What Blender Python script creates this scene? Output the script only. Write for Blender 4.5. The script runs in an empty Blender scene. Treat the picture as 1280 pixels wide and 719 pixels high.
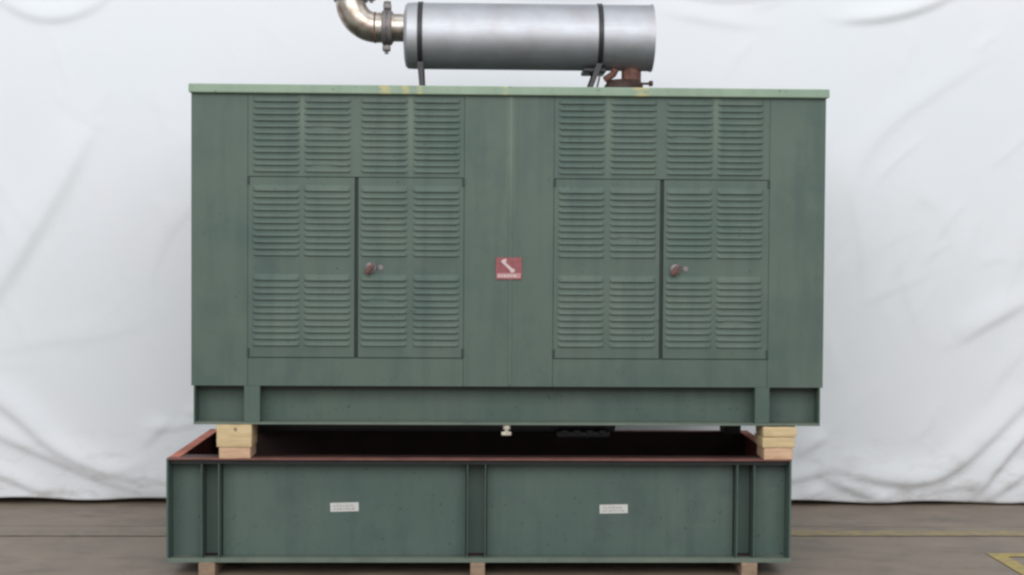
import bpy, bmesh, math, random
import numpy as np
from mathutils import Vector, Matrix
random.seed(7)
PI = math.pi
scene = bpy.context.scene
C = bpy.data.collections.new('yard'); scene.collection.children.link(C)

# ---------------------------------------------------------------- camera
cam_d = bpy.data.cameras.new('camera'); cam = bpy.data.objects.new('camera', cam_d); C.objects.link(cam)
cam_d.sensor_width = 36.0; cam_d.lens = 36.0 * 1700 / 1280
cam_d.clip_start = 0.05; cam_d.clip_end = 200
YAW = math.atan(45 / 1700); PITCH = math.atan(45 / 1700); ROLL = math.radians(0.36)
rot = Matrix.Rotation(-YAW, 4, 'Z') @ Matrix.Rotation(PI / 2 - PITCH, 4, 'X') @ Matrix.Rotation(ROLL, 4, 'Z')
cam.matrix_world = Matrix.Translation((-0.18, -7.73, 1.82)) @ rot
scene.camera = cam
scene.view_settings.view_transform = 'Standard'
scene.view_settings.look = 'None'
scene.view_settings.exposure = 0.0
scene.view_settings.gamma = 1.0
scene.render.engine = 'CYCLES'
scene.cycles.filter_width = 2.6

# ---------------------------------------------------------------- world and lamps
w = bpy.data.worlds.new('World'); scene.world = w; w.use_nodes = True
bg = w.node_tree.nodes['Background']; bg.inputs[0].default_value = (0.945, 0.97, 1.0, 1); bg.inputs[1].default_value = 0.54

def area(name, loc, target, sx, sy, power, col):
    d = bpy.data.lights.new(name, 'AREA'); d.shape = 'RECTANGLE'; d.size = sx; d.size_y = sy
    d.energy = power; d.color = col
    o = bpy.data.objects.new(name, d); C.objects.link(o); o.location = loc
    o.rotation_euler = (Vector(target) - Vector(loc)).to_track_quat('-Z', 'Y').to_euler()
    return o
area('ceiling_lamp', (-0.6, -13.0, 8.8), (0, 0.2, 1.0), 22.0, 9.0, 1880, (1.0, 0.99, 0.98))
area('ceiling_lamp', (0.4, -1.2, 9.0), (0.4, -1.0, 0), 15.0, 3.5, 130, (1.0, 0.99, 0.98))

# ---------------------------------------------------------------- node helpers
def mat(name):
    m = bpy.data.materials.new(name); m.use_nodes = True
    nt = m.node_tree; b = nt.nodes['Principled BSDF']
    return m, nt, b
def N(nt, t, **kw):
    n = nt.nodes.new(t)
    for k, v in kw.items(): setattr(n, k, v)
    return n
def pos(nt, scale=(1, 1, 1)):
    g = N(nt, 'ShaderNodeNewGeometry'); mp = N(nt, 'ShaderNodeMapping')
    mp.inputs['Scale'].default_value = scale
    nt.links.new(g.outputs['Position'], mp.inputs['Vector'])
    return mp.outputs['Vector']
def noise(nt, vec, scale, detail=4, rough=0.55):
    n = N(nt, 'ShaderNodeTexNoise'); n.inputs['Scale'].default_value = scale
    n.inputs['Detail'].default_value = detail; n.inputs['Roughness'].default_value = rough
    nt.links.new(vec, n.inputs['Vector']); return n.outputs['Fac']
def ramp(nt, fac, a, b, ca=(0, 0, 0, 1), cb=(1, 1, 1, 1)):
    r = N(nt, 'ShaderNodeValToRGB'); e = r.color_ramp.elements
    e[0].position = a; e[0].color = ca; e[1].position = b; e[1].color = cb
    nt.links.new(fac, r.inputs[0]); return r.outputs[0]
def mix(nt, fac, a, b, mode='MIX'):
    n = N(nt, 'ShaderNodeMix', data_type='RGBA', blend_type=mode)
    for i, v in ((0, fac), (6, a), (7, b)):
        if isinstance(v, (int, float)): n.inputs[i].default_value = v
        elif isinstance(v, tuple): n.inputs[i].default_value = v
        else: nt.links.new(v, n.inputs[i])
    return n.outputs[2]
def M(nt, op, a, b=0.0, c=None):
    n = N(nt, 'ShaderNodeMath', operation=op)
    for i, v in enumerate((a, b, c)):
        if v is None: continue
        if isinstance(v, (int, float)): n.inputs[i].default_value = v
        else: nt.links.new(v, n.inputs[i])
    return n.outputs[0]
def bump(nt, b, h, strength, dist=0.01):
    n = N(nt, 'ShaderNodeBump'); n.inputs['Strength'].default_value = strength; n.inputs['Distance'].default_value = dist
    nt.links.new(h, n.inputs['Height']); nt.links.new(n.outputs[0], b.inputs['Normal'])

# ---------------------------------------------------------------- materials
def paint(name, base, faded, dark, rough=0.5, streak_x=()):
    m, nt, b = mat(name)
    v = pos(nt); big = noise(nt, v, 1.7, 4)
    col = mix(nt, ramp(nt, big, .32, .68), base, faded)
    st = noise(nt, pos(nt, (14, 14, .45)), 1.0, 5, .62)            # run-off streaks
    col = mix(nt, M(nt, 'MULTIPLY', ramp(nt, st, .48, .78), .24), col, faded)
    st2 = noise(nt, pos(nt, (9, 9, .8)), 1.3, 5, .6)
    col = mix(nt, M(nt, 'MULTIPLY', ramp(nt, st2, .48, .78), .42), col, dark)
    bl = noise(nt, pos(nt, (1, 1, .8)), 3.1, 5, .65)                  # blotchy hand and dust marks
    col = mix(nt, M(nt, 'MULTIPLY', ramp(nt, bl, .50, .72), .45), col, (dark[0] * .95, dark[1] * .92, dark[2] * 1.0, 1))
    if streak_x:                                                     # pale washed lines between the louvre columns
        s = N(nt, 'ShaderNodeSeparateXYZ'); nt.links.new(v, s.inputs[0]); acc = None
        for cx, wd, zt, a in streak_x:
            d = M(nt, 'ABSOLUTE', M(nt, 'SUBTRACT', s.outputs[0], cx))
            k = M(nt, 'SUBTRACT', 1.0, M(nt, 'DIVIDE', d, wd)); k = M(nt, 'MAXIMUM', k, 0)
            zf = N(nt, 'ShaderNodeMapRange'); zf.inputs[1].default_value = zt; zf.inputs[2].default_value = zt + .35
            nt.links.new(s.outputs[2], zf.inputs[0])
            k = M(nt, 'MULTIPLY', M(nt, 'MULTIPLY', k, zf.outputs[0]), a)
            acc = k if acc is None else M(nt, 'ADD', acc, k)
        acc = M(nt, 'MULTIPLY', M(nt, 'MINIMUM', acc, 1.0), M(nt, 'ADD', M(nt, 'MULTIPLY', st, .9), .25))
        col = mix(nt, acc, col, (.27, .335, .25, 1))
    if 'green' in name:
        sc = noise(nt, pos(nt, (5, 5, 75)), 1.2, 4, .7); gate = noise(nt, v, 1.3, 3)
        col = mix(nt, M(nt, 'MULTIPLY', M(nt, 'MULTIPLY', ramp(nt, sc, .66, .72), ramp(nt, gate, .5, .62)), .55), col, (.20, .25, .21, 1))
        ru = noise(nt, v, 38, 4, .65)
        col = mix(nt, M(nt, 'MULTIPLY', M(nt, 'MULTIPLY', ramp(nt, ru, .66, .71), ramp(nt, noise(nt, v, 2.3, 3), .48, .62)), .8), col, (.10, .055, .035, 1))
    sp = noise(nt, v, 55, 2, .5)                                     # chips and specks
    col = mix(nt, ramp(nt, sp, .70, .76), col, (dark[0] * .5, dark[1] * .45, dark[2] * .42, 1))
    nt.links.new(col, b.inputs['Base Color'])
    r = N(nt, 'ShaderNodeMapRange'); nt.links.new(st2, r.inputs[0])
    r.inputs[3].default_value = rough - .1; r.inputs[4].default_value = rough + .16
    nt.links.new(r.outputs[0], b.inputs['Roughness'])
    b.inputs['Specular IOR Level'].default_value = .35
    bump(nt, b, M(nt, 'ADD', noise(nt, v, 2.6, 2), M(nt, 'MULTIPLY', noise(nt, v, 160, 2), .015)), .35, .02)
    return m
GREEN = paint('green_paint', (.083, .127, .109, 1), (.110, .152, .122, 1), (.056, .087, .087, 1),
              streak_x=[(-1.165, .035, 2.2, .4), (-.556, .035, 2.15, .42), (.567, .035, 2.2, .35), (1.18, .035, 2.2, .35),
                        (.012, .03, 2.0, .42)])
TANKGREEN = paint('tank_green_paint', (.083, .127, .112, 1), (.106, .150, .130, 1), (.054, .084, .082, 1))
PALEFLANGE = paint('pale_flange_paint', (.135, .175, .145, 1), (.17, .205, .165, 1), (.09, .12, .105, 1), .65)  # bottom flanges, paler than the panel green
GRIMY = paint('grimy_roof_paint', (.045, .062, .05, 1), (.07, .085, .07, 1), (.03, .035, .03, 1), .7)
LIDGREEN = paint('faded_lid_paint', (.26, .36, .27, 1), (.32, .42, .32, 1), (.20, .28, .21, 1), .6)
def lid_patches():
    nt = LIDGREEN.node_tree; b = nt.nodes['Principled BSDF']
    src = b.inputs['Base Color'].links[0].from_socket
    s = N(nt, 'ShaderNodeSeparateXYZ'); v = pos(nt); nt.links.new(v, s.inputs[0])
    n = noise(nt, pos(nt, (9, 9, 25)), 1.6, 3); acc = None
    for cx, wd in ((-.70, .06), (-.585, .04), (-.50, .03), (.75, .09), (-.02, .03)):
        k = M(nt, 'MAXIMUM', M(nt, 'SUBTRACT', 1.0, M(nt, 'DIVIDE', M(nt, 'ABSOLUTE', M(nt, 'SUBTRACT', s.outputs[0], cx)), wd)), 0)
        acc = k if acc is None else M(nt, 'ADD', acc, k)
    f = ramp(nt, M(nt, 'MULTIPLY', M(nt, 'POWER', acc, .5), n), .30, .55)
    nt.links.new(mix(nt, f, src, (.50, .47, .24, 1)), b.inputs['Base Color'])
lid_patches()

def simple(name, col, rough=.6, metal=0.0, var=.18, scale=8, bmp=0.15):
    m, nt, b = mat(name); v = pos(nt); n = noise(nt, v, scale, 5)
    lo = tuple(c * (1 - var) for c in col) + (1,); hi = tuple(min(1, c * (1 + var)) for c in col) + (1,)
    nt.links.new(ramp(nt, n, .3, .7, lo, hi), b.inputs['Base Color'])
    b.inputs['Roughness'].default_value = rough; b.inputs['Metallic'].default_value = metal
    if bmp: bump(nt, b, noise(nt, v, scale * 5, 3), bmp, .004)
    return m
GAPGREEN = simple('dark_gap_green', (.040, .056, .050), .7)  # dark green of the door-gap shade strips and the hinges
DARK = simple('dark_interior', (.012, .013, .014), .7)
BLACK = simple('black_steel', (.022, .023, .025), .45)
PRIMER = simple('red_primer', (.26, .075, .055), .75, var=.3, scale=5)
SHADEPRIMER = simple('shade_black_primer', (.045, .020, .017), .6, var=.4, scale=4)  # red primer coloured near black to stand in for shade inside the tank
RIMBROWN = simple('brown_rim_primer', (.20, .085, .070), .75, var=.3, scale=6)
RIMRED = simple('worn_rim_primer', (.58, .19, .125), .75, var=.3, scale=6)
RUST = simple('rusted_steel', (.17, .078, .06), .8, var=.5, scale=22, bmp=.4)
# rust, latch and zinc
RUSTDARK = simple('dark_rust', (.06, .035, .028), .8, var=.5, scale=22, bmp=.4)
LATCHRED = simple('worn_red_latch', (.13, .058, .050), .5, var=.3, scale=60)
STEEL = simple('dull_zinc', (.22, .20, .20), .5, .5, var=.2, scale=30)
BRASS = simple('pale_fitting', (.62, .58, .48), .45, .2, var=.2, scale=40)
STICKER = simple('red_sticker', (.29, .085, .095), .55, var=.18, scale=30, bmp=0)
PINK = simple('faded_pink_print', (.50, .25, .26), .55, var=.12, scale=40, bmp=0)
WHITEPRINT = simple('white_print', (.60, .50, .50), .55, var=.12, scale=40, bmp=0)
LABEL = simple('white_label', (.62, .62, .60), .5, var=.08, scale=40, bmp=0)
GREYPRINT = simple('grey_print', (.42, .42, .42), .6, var=.2, scale=60, bmp=0)

def chrome():
    m, nt, b = mat('stainless_steel'); v = pos(nt)
    n = noise(nt, pos(nt, (2, 30, 30)), 3, 4); big = noise(nt, v, 5, 4)
    nt.links.new(ramp(nt, big, .3, .75, (.58, .61, .66, 1), (.48, .48, .50, 1)), b.inputs['Base Color'])
    b.inputs['Metallic'].default_value = 1
    r = N(nt, 'ShaderNodeMapRange'); nt.links.new(n, r.inputs[0]); r.inputs[3].default_value = .50; r.inputs[4].default_value = .66
    nt.links.new(r.outputs[0], b.inputs['Roughness'])
    bump(nt, b, noise(nt, v, 9, 2), .12, .01); return m
CHROME = chrome()
def heat_pipe():
    m, nt, b = mat('heat_stained_steel'); v = pos(nt); n = noise(nt, v, 14, 5)
    c = ramp(nt, n, .34, .7, (.66, .62, .56, 1), (.30, .22, .17, 1))
    nt.links.new(c, b.inputs['Base Color']); b.inputs['Metallic'].default_value = .95
    r = N(nt, 'ShaderNodeMapRange'); nt.links.new(n, r.inputs[0]); r.inputs[3].default_value = .24; r.inputs[4].default_value = .42
    nt.links.new(r.outputs[0], b.inputs['Roughness']); return m
HEAT = heat_pipe()

def wood(name, light, dark_, stretch):
    m, nt, b = mat(name); v = pos(nt, stretch)
    n = noise(nt, v, 1, 6, .65); fine = noise(nt, v, 4, 4)
    c = ramp(nt, n, .3, .72, light, dark_)
    c = mix(nt, M(nt, 'MULTIPLY', ramp(nt, fine, .5, .7), .35), c, dark_)
    nt.links.new(c, b.inputs['Base Color']); b.inputs['Roughness'].default_value = .75
    bump(nt, b, fine, .3, .003); return m
PINE = wood('pine', (.70, .56, .34, 1), (.54, .40, .21, 1), (6, 12, 45))
PINEPINK = wood('fresh_cut_pine', (.72, .50, .34, 1), (.52, .32, .20, 1), (6, 12, 45))
SHADEWOOD = wood('shade_dark_timber', (.050, .040, .032, 1), (.028, .022, .018, 1), (10, 10, 40))  # plain timber, with the shade at the tank's rear put into its colour
OLDWOOD = wood('worn_timber', (.38, .27, .19, 1), (.22, .15, .10, 1), (10, 10, 40))

def sheet_mat():
    m, nt, b = mat('white_plastic_sheet'); v = pos(nt)
    n = noise(nt, v, .6, 4); s = N(nt, 'ShaderNodeSeparateXYZ'); nt.links.new(v, s.inputs[0])
    c = ramp(nt, n, .35, .7, (.835, .88, .925, 1), (.86, .878, .925, 1))
    low = N(nt, 'ShaderNodeMapRange'); nt.links.new(s.outputs[2], low.inputs[0])
    low.inputs[1].default_value = .55; low.inputs[2].default_value = 0; low.inputs[3].default_value = 0; low.inputs[4].default_value = 1
    sm = noise(nt, pos(nt, (2.2, 1, 5)), 2.2, 5, .6)                 # scuffs and dirt near the hem
    f = M(nt, 'MULTIPLY', M(nt, 'MULTIPLY', ramp(nt, sm, .50, .72), low.outputs[0]), .6)
    c = mix(nt, f, c, (.46, .42, .38, 1))
    nt.links.new(c, b.inputs['Base Color']); b.inputs['Roughness'].default_value = .55
    b.inputs['Specular IOR Level'].default_value = .25
    bump(nt, b, noise(nt, v, 7, 4), .12, .02); return m
SHEET = sheet_mat()
def concrete():
    m, nt, b = mat('concrete_floor'); v = pos(nt)
    n = noise(nt, pos(nt, (1, 1.3, 1)), 1.5, 7, .66); f = noise(nt, v, 22, 4); g = noise(nt, pos(nt, (.9, 1.5, 1)), 2.6, 6, .68)
    c = ramp(nt, n, .3, .72, (.165, .128, .094, 1), (.280, .224, .168, 1))
    c = mix(nt, M(nt, 'MULTIPLY', ramp(nt, g, .50, .70), .6), c, (.088, .074, .061, 1))
    c = mix(nt, M(nt, 'MULTIPLY', ramp(nt, f, .55, .75), .35), c, (.25, .21, .17, 1))
    h = noise(nt, pos(nt, (1.2, 2.0, 1)), 3.0, 6, .7)                 # pale scuffs and spills
    c = mix(nt, M(nt, 'MULTIPLY', ramp(nt, h, .56, .70), .4), c, (.27, .22, .18, 1))
    nt.links.new(c, b.inputs['Base Color'])
    oil = noise(nt, pos(nt, (1, 1, 1)), .9, 3, .5)
    c = mix(nt, M(nt, 'MULTIPLY', ramp(nt, oil, .58, .70), .45), c, (.10, .085, .07, 1))
    vo = N(nt, 'ShaderNodeTexVoronoi', feature='DISTANCE_TO_EDGE'); vo.inputs['Scale'].default_value = .55       # hairline cracks
    wob = N(nt, 'ShaderNodeVectorMath', operation='ADD'); nz = N(nt, 'ShaderNodeTexNoise'); nz.inputs['Scale'].default_value = 3.0
    nt.links.new(v, nz.inputs['Vector']); sc = N(nt, 'ShaderNodeVectorMath', operation='SCALE'); sc.inputs['Scale'].default_value = .5
    nt.links.new(nz.outputs['Color'], sc.inputs[0]); nt.links.new(sc.outputs[0], wob.inputs[0]); nt.links.new(v, wob.inputs[1]); nt.links.new(wob.outputs[0], vo.inputs['Vector'])
    c = mix(nt, ramp(nt, vo.outputs['Distance'], .004, .014, (.6, .6, .6, 1), (0, 0, 0, 1)), c, (.06, .05, .042, 1))
    r = N(nt, 'ShaderNodeMapRange'); nt.links.new(n, r.inputs[0]); r.inputs[3].default_value = .38; r.inputs[4].default_value = .62
    nt.links.new(r.outputs[0], b.inputs['Roughness'])
    bump(nt, b, f, .12, .004); return m
CONCRETE = concrete()
def yellow(name, wear_a, wear_b, col):
    m, nt, b = mat(name); v = pos(nt); n = noise(nt, pos(nt, (4, 9, 1)), 2.2, 6, .7)
    c = mix(nt, ramp(nt, n, wear_a, wear_b), col, (.175, .15, .12, 1))
    nt.links.new(c, b.inputs['Base Color']); b.inputs['Roughness'].default_value = .55; return m
YWORN = yellow('worn_yellow_paint', .38, .66, (.36, .27, .10, 1))
YTAN = yellow('rubbed_tan_paint', .30, .60, (.27, .215, .14, 1))
YFRESH = yellow('yellow_paint', .42, .72, (.46, .34, .07, 1))

# ---------------------------------------------------------------- mesh helpers
def obj(name, bm, m, parent=None, smooth=False, angle=35):
    me = bpy.data.meshes.new(name); bm.normal_update(); bm.to_mesh(me); bm.free()
    for mm in (m if isinstance(m, (list, tuple)) else [m]): me.materials.append(mm)
    if smooth:
        for p in me.polygons: p.use_smooth = True
        me.set_sharp_from_angle(angle=math.radians(angle))
    o = bpy.data.objects.new(name, me); C.objects.link(o)
    if parent is not None:
        o.parent = parent
        o.matrix_parent_inverse = Matrix.Translation(-abs_loc(parent))
    return o
def abs_loc(o):
    return Vector(o['base']) if 'base' in o else Vector((0, 0, 0))
def thing(name, label, cat, group=None):
    o = bpy.data.objects.new(name, None); C.objects.link(o)
    o.empty_display_size = .1
    tag(o, label, cat, group); return o
def tag(o, label, cat, group=None):
    o['label'] = label; o['category'] = cat
    if group: o['group'] = group
    return o
def box(bm, x0, x1, y0, y1, z0, z1, bev=0.0, mi=0, segs=2):
    g = bmesh.ops.create_cube(bm, size=1.0); vs = g['verts']
    for v in vs:
        v.co = Vector((x0 + (v.co.x + .5) * (x1 - x0), y0 + (v.co.y + .5) * (y1 - y0), z0 + (v.co.z + .5) * (z1 - z0)))
    fs = {f for v in vs for f in v.link_faces}
    for f in fs: f.material_index = mi
    if bev:
        es = list({e for v in vs for e in v.link_edges})
        r = bmesh.ops.bevel(bm, geom=es, offset=bev, segments=segs, affect='EDGES', profile=.5)
        for f in r['faces']: f.material_index = mi
def nb(*a, **k):
    bm = bmesh.new(); box(bm, *a, **k); return bm
def lathe(bm, prof, origin, axis='X', n=48, mi=0):
    """prof: list of (along, radius)"""
    rings = []
    for t, r in prof:
        ring = []
        for k in range(n):
            a = 2 * PI * k / n; c, s = r * math.cos(a), r * math.sin(a)
            co = {'X': (t, c, s), 'Y': (c, t, s), 'Z': (c, s, t)}[axis]
            ring.append(bm.verts.new(Vector(origin) + Vector(co)))
        rings.append(ring)
    fl = []
    for a, b in zip(rings, rings[1:]):
        for k in range(n):
            fl.append(bm.faces.new((a[k], a[(k + 1) % n], b[(k + 1) % n], b[k])))
    fl.append(bm.faces.new(rings[0])); fl.append(bm.faces.new(rings[-1]))
    for f in fl: f.material_index = mi
    bmesh.ops.recalc_face_normals(bm, faces=fl)
def tube(bm, path, r, n=20, mi=0, cap=True):
    pts = [Vector(p) for p in path]; rings = []
    ref = Vector((0, 1, 0))
    for i, p in enumerate(pts):
        t = (pts[min(i + 1, len(pts) - 1)] - pts[max(i - 1, 0)]).normalized()
        u = ref - t * ref.dot(t)
        if u.length < .1: u = Vector((1, 0, 0)) - t * t.x
        u.normalize(); v = t.cross(u)
        rr = r[i] if isinstance(r, (list, tuple)) else r
        rings.append([bm.verts.new(p + rr * (math.cos(2 * PI * k / n) * u + math.sin(2 * PI * k / n) * v)) for k in range(n)])
    fl = []
    for a, b in zip(rings, rings[1:]):
        for k in range(n): fl.append(bm.faces.new((a[k], a[(k + 1) % n], b[(k + 1) % n], b[k])))
    if cap: fl += [bm.faces.new(rings[0]), bm.faces.new(rings[-1])]
    for f in fl: f.material_index = mi
    bmesh.ops.recalc_face_normals(bm, faces=fl)
def poly(bm, pts, y0, y1, mi=0):
    """extruded outline in x,z"""
    a = [bm.verts.new((x, y0, z)) for x, z in pts]; b = [bm.verts.new((x, y1, z)) for x, z in pts]
    n = len(pts); fl = [bm.faces.new(a), bm.faces.new(b)]
    for k in range(n): fl.append(bm.faces.new((a[k], a[(k + 1) % n], b[(k + 1) % n], b[k])))
    for f in fl: f.material_index = mi
    bmesh.ops.recalc_face_normals(bm, faces=fl)

# ---------------------------------------------------------------- the setting
GZ = -0.035
def structure(o): o['kind'] = 'structure'; return o
bm = bmesh.new()
JY, JW = 1.40, .014                                                   # a sawn joint across the slab
ys = [(-14, JY - JW / 2), (JY + JW / 2, 4.0)]
for a, b in ys:
    f = bm.faces.new([bm.verts.new(p) for p in ((-9, a, GZ), (9, a, GZ), (9, b, GZ), (-9, b, GZ))])
a, b = ys[0][1], ys[1][0]
for q in (((-9, a, GZ), (9, a, GZ), (9, a, GZ - .02), (-9, a, GZ - .02)), ((-9, a, GZ - .02), (9, a, GZ - .02), (9, b, GZ - .02), (-9, b, GZ - .02)),
          ((-9, b, GZ - .02), (9, b, GZ - .02), (9, b, GZ), (-9, b, GZ))):
    bm.faces.new([bm.verts.new(p) for p in q])
structure(obj('floor', bm, CONCRETE))
structure(obj('wall', nb(-9, 9, 2.6, 2.75, GZ, 6.5), DARK))  # near-black colour paints the shadow seen under the sheet's hem
def line(name, x0, x1, y0, y1, m):
    bm = bmesh.new(); z = GZ + .004
    bm.faces.new([bm.verts.new(p) for p in ((x0, y0, z), (x1, y0, z), (x1, y1, z), (x0, y1, z))])
    return structure(obj(name, bm, m))
line('painted_line', 0, 8, 1.09, 1.25, YWORN)
line('painted_line', -8, 0, 1.07, 1.25, YTAN)
bm = bmesh.new(); z = GZ + .004
bm.faces.new([bm.verts.new(p) for p in ((2.99, -.6, z), (3.09, -.6, z), (3.09, .58, z), (2.99, .58, z))])
bm.faces.new([bm.verts.new(p) for p in ((3.09, .48, z), (6.0, .48, z), (6.0, .58, z), (3.09, .58, z))])
structure(obj('painted_line', bm, YFRESH))

# the hung white sheet: a fine grid with real folds
SY = 2.19
def hang_sheet():
    xs = np.arange(-6.0, 6.001, .022); zs = np.arange(0.0, 5.2, .022)
    X, Z = np.meshgrid(xs, zs)
    Y = np.zeros_like(X)
    rs = np.random.RandomState(3)
    for k in range(26):                                               # slow billowing
        kx, kz = rs.normal(0, 1.1), rs.normal(0, .8); ph = rs.rand() * 6.28
        Y += .0028 * np.sin(kx * X + kz * Z + ph)
    def fold(pts, amp, wid, lo=1.0):
        """a soft crease along a polyline of (x, z); sharp on its lower side"""
        P = np.array(pts, float); best = np.full(X.shape, 9.0); tt = np.zeros_like(X); sg = np.zeros_like(X)
        # smooth the polyline
        for _ in range(3):
            Q = np.empty((2 * len(P) - 2 + 2, 2)); Q[0] = P[0]; Q[-1] = P[-1]
            Q[1:-1:2] = .75 * P[:-1] + .25 * P[1:]; Q[2:-1:2] = .25 * P[:-1] + .75 * P[1:]; P = Q
        L = np.r_[0, np.cumsum(np.hypot(*np.diff(P, axis=0).T))]
        x0, x1 = P[:, 0].min() - .5, P[:, 0].max() + .5; z0, z1 = P[:, 1].min() - .5, P[:, 1].max() + .5
        jx = np.where((xs > x0) & (xs < x1))[0]; jz = np.where((zs > z0) & (zs < z1))[0]
        if not len(jx) or not len(jz): return
        sl = (slice(jz[0], jz[-1] + 1), slice(jx[0], jx[-1] + 1))
        xx, zz = X[sl], Z[sl]; best = np.full(xx.shape, 9.0); tt = np.zeros_like(xx); sg = np.zeros_like(xx)
        for i in range(len(P) - 1):
            d = P[i + 1] - P[i]; l2 = max(1e-9, d @ d)
            t = np.clip(((xx - P[i, 0]) * d[0] + (zz - P[i, 1]) * d[1]) / l2, 0, 1)
            ex, ez = xx - P[i, 0] - t * d[0], zz - P[i, 1] - t * d[1]; e = np.hypot(ex, ez)
            k = e < best; best[k] = e[k]; tt[k] = ((L[i] + t * math.sqrt(l2)) / L[-1])[k]
            sd = (d[0] * ez - d[1] * ex) * (1 if P[-1, 0] >= P[0, 0] else -1)
            sg[k] = np.sign(sd)[k]
        fade = np.clip(np.sin(np.pi * np.clip(tt, .02, .98)), 0, 1) ** .6
        wl = np.where(sg < 0, wid * .55, wid * 1.8)                   # steep underside, long upper side
        Y[sl] -= amp * fade * np.exp(-(best / wl) ** 2) * lo
    F = [  # lower left swags
        ([(-3.9, .93), (-3.5, .66), (-3.25, .42), (-2.95, .26), (-2.55, .17)], .055, .075), ([(-3.9, .62), (-3.3, .36), (-2.9, .18), (-2.6, .07)], .045, .06),
        ([(-3.9, .35), (-3.5, .14), (-3.25, .03)], .035, .05), ([(-3.9, 1.25), (-3.6, 1.62), (-3.3, 2.1), (-2.95, 2.75)], .05, .12),
        ([(-3.9, 1.05), (-3.3, 1.2), (-2.9, 1.22), (-2.5, 1.36)], .007, .08), ([(-2.6, .42), (-2.4, .62)], .02, .05),
        # upper left swag
        ([(-3.75, 3.75), (-3.45, 3.54), (-3.2, 3.50), (-2.95, 3.58), (-2.75, 3.75)], .03, .06),
        # lower right
        ([(3.95, .85), (3.62, .52), (3.35, .26), (3.1, .15), (2.75, .20), (2.4, .30)], .06, .075),
        ([(3.95, .62), (3.7, .34), (3.5, .05)], .06, .06), ([(3.95, .30), (3.75, .14), (3.6, .03)], .03, .045),
        ([(3.95, 1.55), (3.6, 1.36), (3.35, 1.2)], .028, .07), ([(2.4, .2), (2.62, .1), (2.85, .02)], .03, .05),
        ([(2.0, .14), (2.25, .2), (2.45, .26)], .03, .045), ([(2.18, .36), (2.42, .52)], .025, .045),
        ([(3.9, 1.2), (3.65, .92), (3.55, .72)], .009, .06), ([(2.25, .02), (2.4, .10)], .02, .035), ([(2.75, .02), (2.95, .07)], .016, .03),
        ([(3.05, .03), (3.3, .12), (3.6, .15)], .018, .035),
        # along the top
        ([(1.1, 3.82), (1.45, 3.70), (1.85, 3.71), (2.1, 3.75)], .022, .045), ([(2.45, 3.56), (2.75, 3.57), (3.05, 3.64), (3.35, 3.78)], .035, .05),
        ([(1.15, 3.62), (1.5, 3.55), (1.9, 3.50)], .014, .06), ([(-.3, 3.75), (.5, 3.7), (1.0, 3.72)], .02, .05)]
    for p, a, wd in F: fold(p, a * (.85 if p[0][0] > 2 else .62), wd)
    for k in range(70):                                               # fine sharp creases from folding and handling
        side = rs.choice([-1, 1]); cx = side * rs.uniform(1.6, 4.0); cz = rs.uniform(.1, 3.7); L = rs.uniform(.15, .7)
        a = rs.normal(.9 * side, .5) if rs.rand() < .6 else rs.uniform(0, 3.1)
        d = np.array([math.cos(a), math.sin(a)]) * L / 2; j = rs.normal(0, .05, 2)
        fold([(cx - d[0], cz - d[1]), (cx + j[0], cz + j[1]), (cx + d[0], cz + d[1])], rs.uniform(.0015, .006) * (1.5 if cz < .8 else .8), rs.uniform(.022, .05))
    for k in range(9):                                                # long hanging wrinkles
        cx = rs.choice([-1, 1]) * rs.uniform(2.0, 3.8); z0 = rs.uniform(.8, 2.2); z1 = z0 + rs.uniform(.6, 1.6)
        fold([(cx, z0), (cx + rs.normal(0, .12), (z0 + z1) / 2), (cx + rs.normal(0, .3), z1)], rs.uniform(.004, .009), rs.uniform(.05, .10))
    # hem wave
    hem = .018 * np.sin(X * 2.1 + .6) + .012 * np.sin(X * 5.3 + 1.7) + .006 * np.sin(X * 13.1)
    Y += np.exp(-Z / .12) * hem * 1.3
    zb = .022 + .016 * np.abs(np.sin(xs * 3.3 + .5)) ** 3 + .010 * np.sin(xs * 1.3)
    ny, nx = X.shape
    verts = np.empty((ny * nx, 3)); verts[:, 0] = X.ravel(); verts[:, 1] = (SY + Y).ravel()
    Zb = GZ + Z + zb[None, :] * np.exp(-Z / .15); verts[:, 2] = Zb.ravel()
    i = np.arange(ny * nx).reshape(ny, nx)
    faces = np.stack([i[:-1, :-1], i[:-1, 1:], i[1:, 1:], i[1:, :-1]], -1).reshape(-1, 4)
    me = bpy.data.meshes.new('hanging_sheet'); me.from_pydata(verts.tolist(), [], faces.tolist()); me.materials.append(SHEET)
    me.polygons.foreach_set('use_smooth', np.ones(len(faces), bool)); me.update()
    o = bpy.data.objects.new('hanging_sheet', me); C.objects.link(o)
    sm = o.modifiers.new('thickness', 'SOLIDIFY'); sm.thickness = .003; sm.offset = 1
    tag(o, 'large white plastic sheet hanging behind the generator, creased at its lower corners', 'sheet'); o['kind'] = 'thing'
    return o
hang_sheet()

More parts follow.
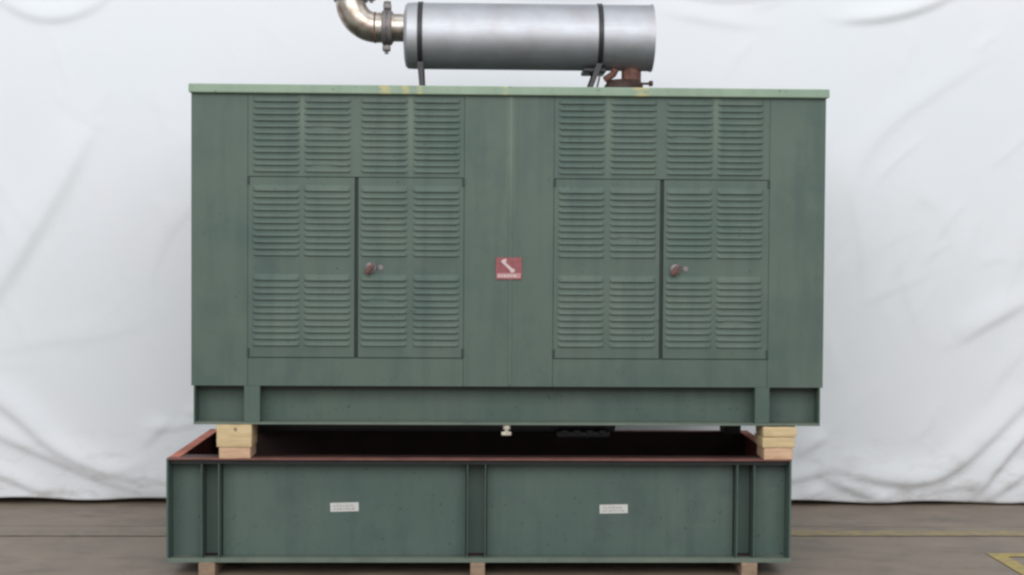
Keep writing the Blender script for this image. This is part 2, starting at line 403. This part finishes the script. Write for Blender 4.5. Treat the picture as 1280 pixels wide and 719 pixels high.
# ---------------------------------------------------------------- the fuel tank
XL, XR, ZB, ZT, TD = -1.930, 1.637, .044, .635, 1.28
tank = thing('fuel_tank', 'long green steel fuel tank base with open top and red primer inside, under the generator', 'fuel tank')
PY = .120
STX = ((-1.741, -1.638), (-.226, -.116), (1.329, 1.433))
cut = [XL + .012] + [q for a, b in STX for q in (a - .007, b + .007)] + [XR - .012]
for a, b in zip(cut[::2], cut[1::2]): obj('front_panel', nb(a, b, PY, PY + .006, ZB + .012, ZT - .0085), TANKGREEN, tank)
bm = bmesh.new(); box(bm, XL + .013, XR - .013, PY + .052, PY + .056, ZB + .02, ZT - .01); obj('inner_lining', bm, SHADEPRIMER, tank)
for nm, x0, x1 in (('side_panel', XL, XL + .011), ('side_panel', XR - .011, XR)):
    obj(nm, nb(x0, x1, 0.0, TD, ZB + .002, ZT - .004, bev=.002), TANKGREEN, tank)
    xi = x1 if x0 == XL else x0
    s = 1 if x0 == XL else -1
    bm = bmesh.new(); box(bm, min(xi + s * .0005, xi + s * .003), max(xi + s * .0005, xi + s * .003), PY + .058, TD - .012, ZB + .02, ZT - .01)
    obj('inner_lining', bm, PRIMER, tank)
obj('rear_panel', nb(XL + .012, XR - .012, TD - .008, TD, ZB + .002, ZT - .008), TANKGREEN, tank)
obj('inner_lining', nb(XL + .02, XR - .02, TD - .0115, TD - .0085, ZB + .02, ZT - .01), SHADEPRIMER, tank)
obj('tank_floor', nb(XL + .012, XR - .012, PY + .01, TD - .012, ZB + .012, ZB + .018), SHADEPRIMER, tank)
# rim bars of flat steel, primer showing on top
for x0, x1, y0, y1 in ((XL + .0005, XR - .0005, -.004, .068), (XL + .0005, XL + .062, .0685, TD - .05), (XR - .062, XR - .0005, .0685, TD - .05), (XL + .0005, XR - .0005, TD - .0495, TD + .004)):
    bm = nb(x0, x1, y0, y1, ZT - .0075, ZT, bev=.0015)
    obj('rim', bm, RIMBROWN if x1 - x0 > 2 else RIMRED, tank)
obj('inner_ledge', nb(XL + .063, XR - .063, .0685, .180, ZT - .0078, ZT - .004), SHADEPRIMER, tank)
obj('rim_shade_strip', nb(XL + .014, XR - .014, .030, .036, ZT - .034, ZT - .0078), BLACK, tank)  # black strip paints the shade below the overhanging rim
bm = bmesh.new(); box(bm, XL, XR, -.008, PY - .001, ZB, ZB + .011, bev=.002); box(bm, XL, XR, -.010, -.0085, ZB + .0, ZB + .026, bev=.0005)
obj('bottom_flange', bm, PALEFLANGE, tank)
for x0, x1 in STX:
    st = bmesh.new()
    box(st, x0 + .0065, x1 - .0065, PY + .040, PY + .046, ZB + .013, ZT - .009)
    st_o = obj('stiffener', st, TANKGREEN, tank)
    for a in (x0, x1 - .006):
        obj('flange', nb(a, a + .006, .034, PY + .030, ZB + .013, ZT - .0085, bev=.0015), TANKGREEN, st_o)
def tank_label(cx, cz, ang):
    bm = nb(-.082, .082, -.0015, 0, -.026, .026, bev=.0006, segs=1)
    m = Matrix.Translation((cx, PY - .0005, cz)) @ Matrix.Rotation(ang, 4, 'Y')
    bm.transform(m); lab = obj('label', bm, LABEL, tank)
    bm = bmesh.new(); x = -.066
    for row in (.008, -.010):
        x = -.064
        while x < .052:
            l = random.uniform(.008, .02); box(bm, x, min(x + l, .064), -.0022, -.0016, row - .0045, row + .0045); x += l + .006
    bm.transform(m); obj('label_print', bm, GREYPRINT, lab)
tank_label(-.933, .337, math.radians(-1.5)); tank_label(.627, .328, math.radians(-1.0))

# ---------------------------------------------------------------- timber blocks
def timber(name, x0, x1, y0, y1, z0, z1, m, label, group, crack=False, tilt=0):
    bm = bmesh.new(); box(bm, x0, x1, y0, y1, z0, z1, bev=.004)
    bmesh.ops.subdivide_edges(bm, edges=[e for e in bm.edges if e.calc_length() > .05], cuts=3, use_grid_fill=True)
    for v in bm.verts: v.co += Vector([random.uniform(-.0012, .0012) for _ in range(3)])
    if tilt: bmesh.ops.rotate(bm, cent=((x0 + x1) / 2, y0, (z0 + z1) / 2), matrix=Matrix.Rotation(tilt, 3, 'Z'), verts=bm.verts)
    o = obj(name, bm, m, smooth=True, angle=30); tag(o, label, 'timber block', group); return o
G1, G2 = 'timber blocks between tank and generator', 'timber bearers under the tank'
b1 = timber('timber_block', -1.645, -1.447, -.012, .20, .702, .829, PINE, 'thick pale pine block with a knot, under the left end of the generator', G1)
obj('knot', (lambda b: (lathe(b, [(0, .011), (-.002, .008)], (-1.538, -.0122, .803), 'Y', 10), b)[1])(bmesh.new()), OLDWOOD, b1)
timber('timber_block', -1.632, -1.455, -.004, .20, .6355, .7015, PINEPINK, 'thinner pinkish board below the thick pine block at left', G1)
timber('timber_block', 1.468, 1.662, -.012, .20, .768, .824, PINE, 'pale pine board directly under the right end of the generator base', G1)
timber('timber_block', 1.466, 1.652, -.010, .20, .705, .7655, PINE, 'split pale pine board, middle of the right stack', G1, tilt=.02)
timber('timber_block', 1.476, 1.640, -.004, .20, .6355, .7045, PINEPINK, 'pinkish board at the bottom of the right stack, on the tank rim', G1)
timber('timber_block', -1.640, -1.450, TD - .20, TD - .005, .6355, .829, SHADEWOOD, 'timber block, coloured as dark as its shade, on the rear rim of the tank, behind the left stack', G1)
timber('timber_block', 1.450, 1.555, TD - .20, TD - .005, .6355, .829, SHADEWOOD, 'timber block, coloured as dark as its shade, on the rear rim of the tank, behind the right stack', G1)
for (x0, x1), lb in (((-1.744, -1.652), 'short timber bearer under the left end of the tank'), ((-.204, -.120), 'short timber bearer under the middle of the tank'),
                     ((1.350, 1.440), 'short timber bearer under the right end of the tank')):
    timber('timber_bearer', x0, x1, -.025, TD - .02, GZ, ZB - .0005, OLDWOOD, lb, G2)

# ---------------------------------------------------------------- the generator
gen = thing('generator', 'large enclosed green diesel generator with louvred doors and chrome muffler on its roof', 'generator')
CL, CR, CB, CT, GD = -1.789, 1.810, 1.050, 2.702, 1.26
# dark inner shell behind the front panels, green flanks, roof
obj('inner_frame', nb(CL + .02, CR - .02, .0205, .05, CB + .01, CT - .005), GREEN, gen)
for x0, x1 in ((CL, CL + .003), (CR - .003, CR)):
    obj('end_wall', nb(x0, x1, .0205, GD, CB, CT), GREEN, gen)
obj('rear_wall', nb(CL + .0035, CR - .0035, GD - .003, GD, CB, CT), GREEN, gen)
obj('underside', nb(CL + .004, CR - .004, .025, GD - .004, CB + .002, CB + .006), DARK, gen)
lid = nb(CL - .010, CR + .012, -.032, GD + .03, 2.7025, 2.752, bev=.006)
lid_o = obj('roof_lid', lid, LIDGREEN, gen)
obj('roof_sheet', nb(CL + .01, CR - .01, .06, GD - .02, 2.7525, 2.7555), GRIMY, lid_o)
def panel(name, x0, x1, z0, z1, y=0.0, t=.018, bev=.0012):
    return obj(name, nb(x0, x1, y, y + t, z0, z1, bev=bev, segs=2), GREEN, gen)
g = .0008
panel('end_panel', CL, -1.4715 - g, CB + .0, CT, y=.0)
panel('end_panel', 1.490 + g, CR, CB + .0, CT, y=.0)
panel('centre_panel', -.250 + g, .0145 - g, CB, CT, y=.0)
panel('centre_panel', .0145 + g, .2595 - g, CB, CT, y=.0)
obj('seam_strip', nb(.0035, .0255, -.0035, -.0002, CB + .01, CT - .004, bev=.001), GREEN, gen)

# one louvre, shared by all 272
LW, LP = .264, .0364
def louvre_mesh():
    bm = bmesh.new()
    xs = [-.5, -.475, -.44, -.25, 0, .25, .44, .475, .5]; out = [0, .45, .95, 1, 1, 1, .95, .45, 0]
    prof = [(0.0, 0.0), (-.010, .0062), (-.020, .0110), (-.0262, .0120), (-.0272, .0096), (-.0262, -.004)]
    rows = []
    for z, d in prof:
        rows.append([bm.verts.new((x * LW, -(d * o if d > 0 else d), z * (1 if d <= 0 else 1) - .0))
                     for x, o in zip(xs, out)])
    for a, b in zip(rows, rows[1:]):
        for k in range(len(xs) - 1): bm.faces.new((a[k], b[k], b[k + 1], a[k + 1]))
    bmesh.ops.recalc_face_normals(bm, faces=bm.faces)
    bmesh.ops.remove_doubles(bm, verts=bm.verts, dist=1e-5)
    me = bpy.data.meshes.new('louvre'); bm.normal_update(); bm.to_mesh(me); bm.free(); me.materials.append(GREEN)
    if sum(p.normal.y * p.area for p in me.polygons) > 0: me.flip_normals()
    for p in me.polygons: p.use_smooth = True
    me.set_sharp_from_angle(angle=math.radians(38)); return me
LOUVRE = louvre_mesh()
DENTED = LOUVRE.copy(); DENTED.name = 'dented_louvre'
for v in DENTED.vertices:
    if -.10 < v.co.x < .05 and v.co.y < -.004: v.co.y *= .35; v.co.z += .003
DENTS = {(-1.023, 4, 2.684), (-1.023, 10, 2.684), (1.0325, 5, 2.684), (-.7025, 3, 1.676), (.711, 7, 2.180), (1.321, 6, 1.676)}
def louvres(parent, cx, ztop, n, pitch, y):
    for k in range(n):
        o = bpy.data.objects.new('louvre', DENTED if (cx, k, ztop) in DENTS else LOUVRE); C.objects.link(o); o.parent = parent
        o.location = (cx + random.uniform(-.0008, .0008), y, ztop - k * pitch + random.uniform(-.0006, .0006))
        if k == 0: o.scale = (1, 1.05, 1.3); o.location.z += .008
        o.rotation_euler = (random.uniform(-.05, .05), 0, random.uniform(-.004, .004))
BAYS = [(-1.4715, -.250, (-1.311, -1.023, -.7025, -.4065), -.8585), (.2595, 1.490, (.417, .711, 1.0325, 1.321), .8755)]
DZ0, DZ1 = 1.2125, 2.232
for x0, x1, cols, xm in BAYS:
    obj('door_gap_shade', nb(xm - .0102, xm + .0102, .0180, .0203, DZ0, DZ1 - .002), GAPGREEN, gen)  # dark strip paints the shade in the gap between the two doors
    tp = panel('louvre_panel', x0 + g, x1 - g, DZ1 + .004, CT)
    for cx in cols: louvres(tp, cx, 2.684, 12, .0358, .0)
    panel('lower_rail', x0 + g, x1 - g, CB, DZ0 - .004)
    for k, (a, b) in enumerate(((x0 + g, xm - .0105), (xm + .0105, x1 - g))):
        d = panel('access_door', a, b, DZ0, DZ1, y=-.004, t=.022, bev=.003)
        for cx in cols[2 * k:2 * k + 2]:
            louvres(d, cx, 2.180, 11, .0364, -.004); louvres(d, cx, 1.676, 11, .0370, -.004)
        hxx = a + .004 if k == 0 else b - .004
        for hz_ in (DZ1 - .02, DZ0 + .03):
            bm = bmesh.new(); lathe(bm, [(hz_ - .022, .006), (hz_ + .022, .006)], (hxx, -.0065, 0), 'Z', 10)
            obj('hinge', bm, GAPGREEN, d, True)
        if k == 1:
            hx, hz = a + .070, 1.722
            bm = bmesh.new()
            lathe(bm, [(-.0045, .034), (-.012, .031), (-.018, .018), (-.030, .016)], (hx, 0, hz), 'Y', 24, 1)
            lathe(bm, [(-.0045, .016), (-.008, .015)], (hx + .058, 0, hz + .004), 'Y', 16, 1)
            obj('latch', bm, [LATCHRED, STEEL], d, True, 40)
            bm = bmesh.new(); box(bm, -.013, .013, -.046, -.030, -.040, .030, bev=.005)
            bm.transform(Matrix.Translation((hx, 0, hz)) @ Matrix.Rotation(math.radians(38), 4, 'Y'))
            obj('latch_handle', bm, LATCHRED, d, True, 40)

# warning sticker on the centre panels
sx0, sx1, sz0, sz1 = -.068, .080, 1.661, 1.786
stk = obj('warning_sticker', nb(sx0, sx1, -.0062, -.0040, sz0, sz1, bev=.0006, segs=1), STICKER, gen)
bm = bmesh.new(); box(bm, sx0 + .006, sx1 - .006, -.0072, -.0063, sz0 + .008, sz0 + .036); obj('print_band', bm, PINK, stk)
bm = bmesh.new(); x = sx0 + .014
while x < sx1 - .03:
    l = random.uniform(.008, .017); box(bm, x, x + l, -.0079, -.0073, sz0 + .014, sz0 + .028); x += l + .005
obj('print', bm, WHITEPRINT, stk)
bm = bmesh.new()                                                      # pale hand reaching down to the right
poly(bm, [(-.040, 1.764), (-.022, 1.778), (-.006, 1.776), (-.012, 1.758), (.004, 1.742), (.028, 1.722), (.038, 1.722), (.040, 1.708), (.030, 1.700),
          (.016, 1.700), (.012, 1.714), (-.012, 1.736), (-.026, 1.750)], -.0072, -.0063)
obj('figure', bm, WHITEPRINT, stk)

# skid base under the enclosure
BL, BR, BB = -1.776, 1.797, .830
skid = obj('skid_base', nb(BL, BR, .116, .124, BB + .012, CB - .001), GREEN, gen)
obj('bottom_flange', nb(BL, BR, -.002, .1155, BB, BB + .013, bev=.002), PALEFLANGE, skid)
obj('isolator_gap_shade', nb(BL + .012, BR - .012, .062, .1155, CB - .022, CB - .001, bev=.002), BLACK, skid)  # black strip paints the shadow gap at the isolators under the cabinet
for x0, x1 in ((-1.492, -1.402), (1.421, 1.505)):
    obj('post', nb(x0, x1, .001, .0615, BB + .0135, CB - .0005, bev=.003), GREEN, skid)
for x0, x1 in ((BL, BL + .008), (BR - .008, BR)):
    obj('end_plate', nb(x0, x1, .1245, GD - .01, BB, CB - .001), GREEN, skid)
for x0, x1 in ((BL, BL + .008), (BR - .008, BR)): obj('end_plate', nb(x0, x1, .002, .1155, BB + .0135, CB - .0005), GREEN, skid)
obj('rear_beam', nb(BL + .009, BR - .009, GD - .02, GD - .012, BB, CB - .001), GREEN, skid)
pan = bmesh.new()
box(pan, -1.49, .66, .35, 1.05, .735, CB, bev=.03); box(pan, .30, .62, .30, .9, .715, .76, bev=.015)
for k in range(4): box(pan, .33 + k * .075, .37 + k * .075, .29, .33, .74, .765, bev=.004)
obj('oil_pan', pan, BLACK, gen, True, 35)
bm = bmesh.new(); lathe(bm, [(.0, .014), (.02, .014), (.021, .022), (.045, .022)], (0.0, .03, .783), 'Z', 12, 0); box(bm, -.03, .026, .02, .026, .768, .789, bev=.003)
obj('drain_valve', bm, BRASS, gen, True, 40)

# ---------------------------------------------------------------- muffler on the roof
MY, MZ, MR = .60, 3.128, .200
MX0, MX1 = -.627, .887
bm = bmesh.new()
lathe(bm, [(MX0, .085), (MX0 + .004, .150), (MX0 + .012, .186), (MX0 + .026, MR - .002), (MX0 + .06, MR), (MX1 - .02, MR), (MX1 - .012, MR + .004), (MX1 - .002, MR + .004), (MX1, MR - .006), (MX1 - .006, MR - .02), (MX1 - .004, .06)],
      (0, MY, MZ), 'X', 72)
muf = obj('muffler', bm, CHROME, gen, True, 30)
bm = bmesh.new(); lathe(bm, [(MX0 + .085, MR), (MX0 + .086, MR + .003), (MX0 + .100, MR + .003), (MX0 + .101, MR)], (0, MY, MZ), 'X', 72)
obj('seam_band', bm, CHROME, muf, True, 30)
def strap(x, wd, lean):
    bm = bmesh.new(); lathe(bm, [(x - wd / 2, MR + .0005), (x - wd / 2, MR + .006), (x + wd / 2, MR + .006), (x + wd / 2, MR + .0005)], (0, MY, MZ), 'X', 72)
    s = obj('strap', bm, BLACK, muf, True, 30)
    for sy in (-1, 1):                                               # splayed saddle legs down to the lid
        bm = bmesh.new(); y0 = MY + sy * .11
        p = [(x + wd * .6, y0, MZ - .165), (x - wd * .6, y0, MZ - .165), (x - wd * .5 + lean, y0 + sy * .05, 2.752), (x + wd * .3 + lean, y0 + sy * .05, 2.752)]
        a = [bm.verts.new((q[0], q[1] - .004, q[2])) for q in p]; b = [bm.verts.new((q[0], q[1] + .004, q[2])) for q in p]
        bm.faces.new(a); bm.faces.new(b)
        for k in range(4): bm.faces.new((a[k], a[(k + 1) % 4], b[(k + 1) % 4], b[k]))
        bmesh.ops.recalc_face_normals(bm, faces=bm.faces)
        obj('support_leg', bm, BLACK, muf)
strap(-.524, .030, .018); strap(.560, .030, -.075)
for x in (.468, ):
    obj('tie_rod', (lambda b: (tube(b, [(.575, MY - .06, MZ - .19), (.53, MY - .10, 2.752)], .006, 8), b)[1])(bmesh.new()), STEEL, muf)
obj('saddle_brace', nb(.46, .60, MY - .10, MY + .10, MZ - .222, MZ - .196, bev=.008), BLACK, muf)
# outlet stub, clamp and elbow
PR, PZ = .092, 3.176
bm = bmesh.new(); tube(bm, [(-.79, MY, PZ), (-.62, MY, PZ)], .084, 32); obj('outlet_stub', bm, HEAT, muf, True, 40)
RB = .160; path = [(-.690, MY, PZ), (-.79, MY, PZ)]
for k in range(1, 13):
    a = k / 12 * PI / 2; path.append((-.79 - RB * math.sin(a), MY, PZ + RB * (1 - math.cos(a))))
path += [(-.79 - RB, MY, PZ + RB + .18)]
bm = bmesh.new(); tube(bm, path, [PR] * len(path), 36); obj('exhaust_elbow', bm, HEAT, muf, True, 50)
bm = bmesh.new(); lathe(bm, [(-.806, PR + .0005), (-.805, PR + .003), (-.797, PR + .003), (-.796, PR + .0005)], (0, MY, PZ), 'X', 36); obj('weld_ring', bm, RUST, muf, True)
def clamp(axis, c, lugs):
    bm = bmesh.new(); lathe(bm, [(-.030, PR + .001), (-.030, PR + .009), (-.020, PR + .015), (-.006, PR + .015), (-.004, PR + .008), (.004, PR + .008), (.006, PR + .015), (.020, PR + .015), (.030, PR + .009), (.030, PR + .001)], c, axis, 36)
    for (x, z, l) in lugs:
        box(bm, c[0] + x - .024, c[0] + x + .024, c[1] - .03, c[1] + .02, c[2] + z - .016, c[2] + z + .016, bev=.005)
        tube(bm, [(c[0] + x, c[1] - .006, c[2] + z - l), (c[0] + x, c[1] - .006, c[2] + z + l)], .012, 10)
        tube(bm, [(c[0] + x - .022, c[1] - .006, c[2] + z + l * .7), (c[0] + x + .022, c[1] - .006, c[2] + z + l * .7)], .011, 8)
    return obj('clamp', bm, STEEL, muf, True, 40)
clamp('X', (-.728, MY, PZ), [(0, .126, .034), (-.004, -.126, .034)])
clamp('Z', (-.95, MY, PZ + RB + .025), [(.125, -.005, .03)])
# inlet pipe at the right end with its rusty flange
bm = bmesh.new(); lathe(bm, [(2.752, .060), (2.96, .060)], (.762, MY, 0), 'Z', 32); obj('inlet_pipe', bm, RUST, muf, True, 40)
bm = bmesh.new(); lathe(bm, [(2.795, .063), (2.795, .074), (2.84, .078), (2.85, .070), (2.872, .063)], (.757, MY, 0), 'Z', 32)
box(bm, .82, .875, MY - .03, MY - .016, 2.842, 2.856, bev=.003); box(bm, .868, .892, MY - .04, MY - .006, 2.834, 2.866, bev=.005); obj('clamp', bm, RUSTDARK, muf, True, 40)
bm = bmesh.new(); lathe(bm, [(2.752, .115), (2.83, .105), (2.86, .085), (2.872, .062)], (.70, MY, 0), 'Z', 32)
obj('rain_collar', bm, RUSTDARK, muf, True, 40)
bm = bmesh.new(); tube(bm, [(.60, MY - .03, 2.87), (.645, MY - .06, 2.90), (.66, MY - .07, 2.93)], .022, 14); obj('drain_elbow', bm, RUST, muf, True, 40)
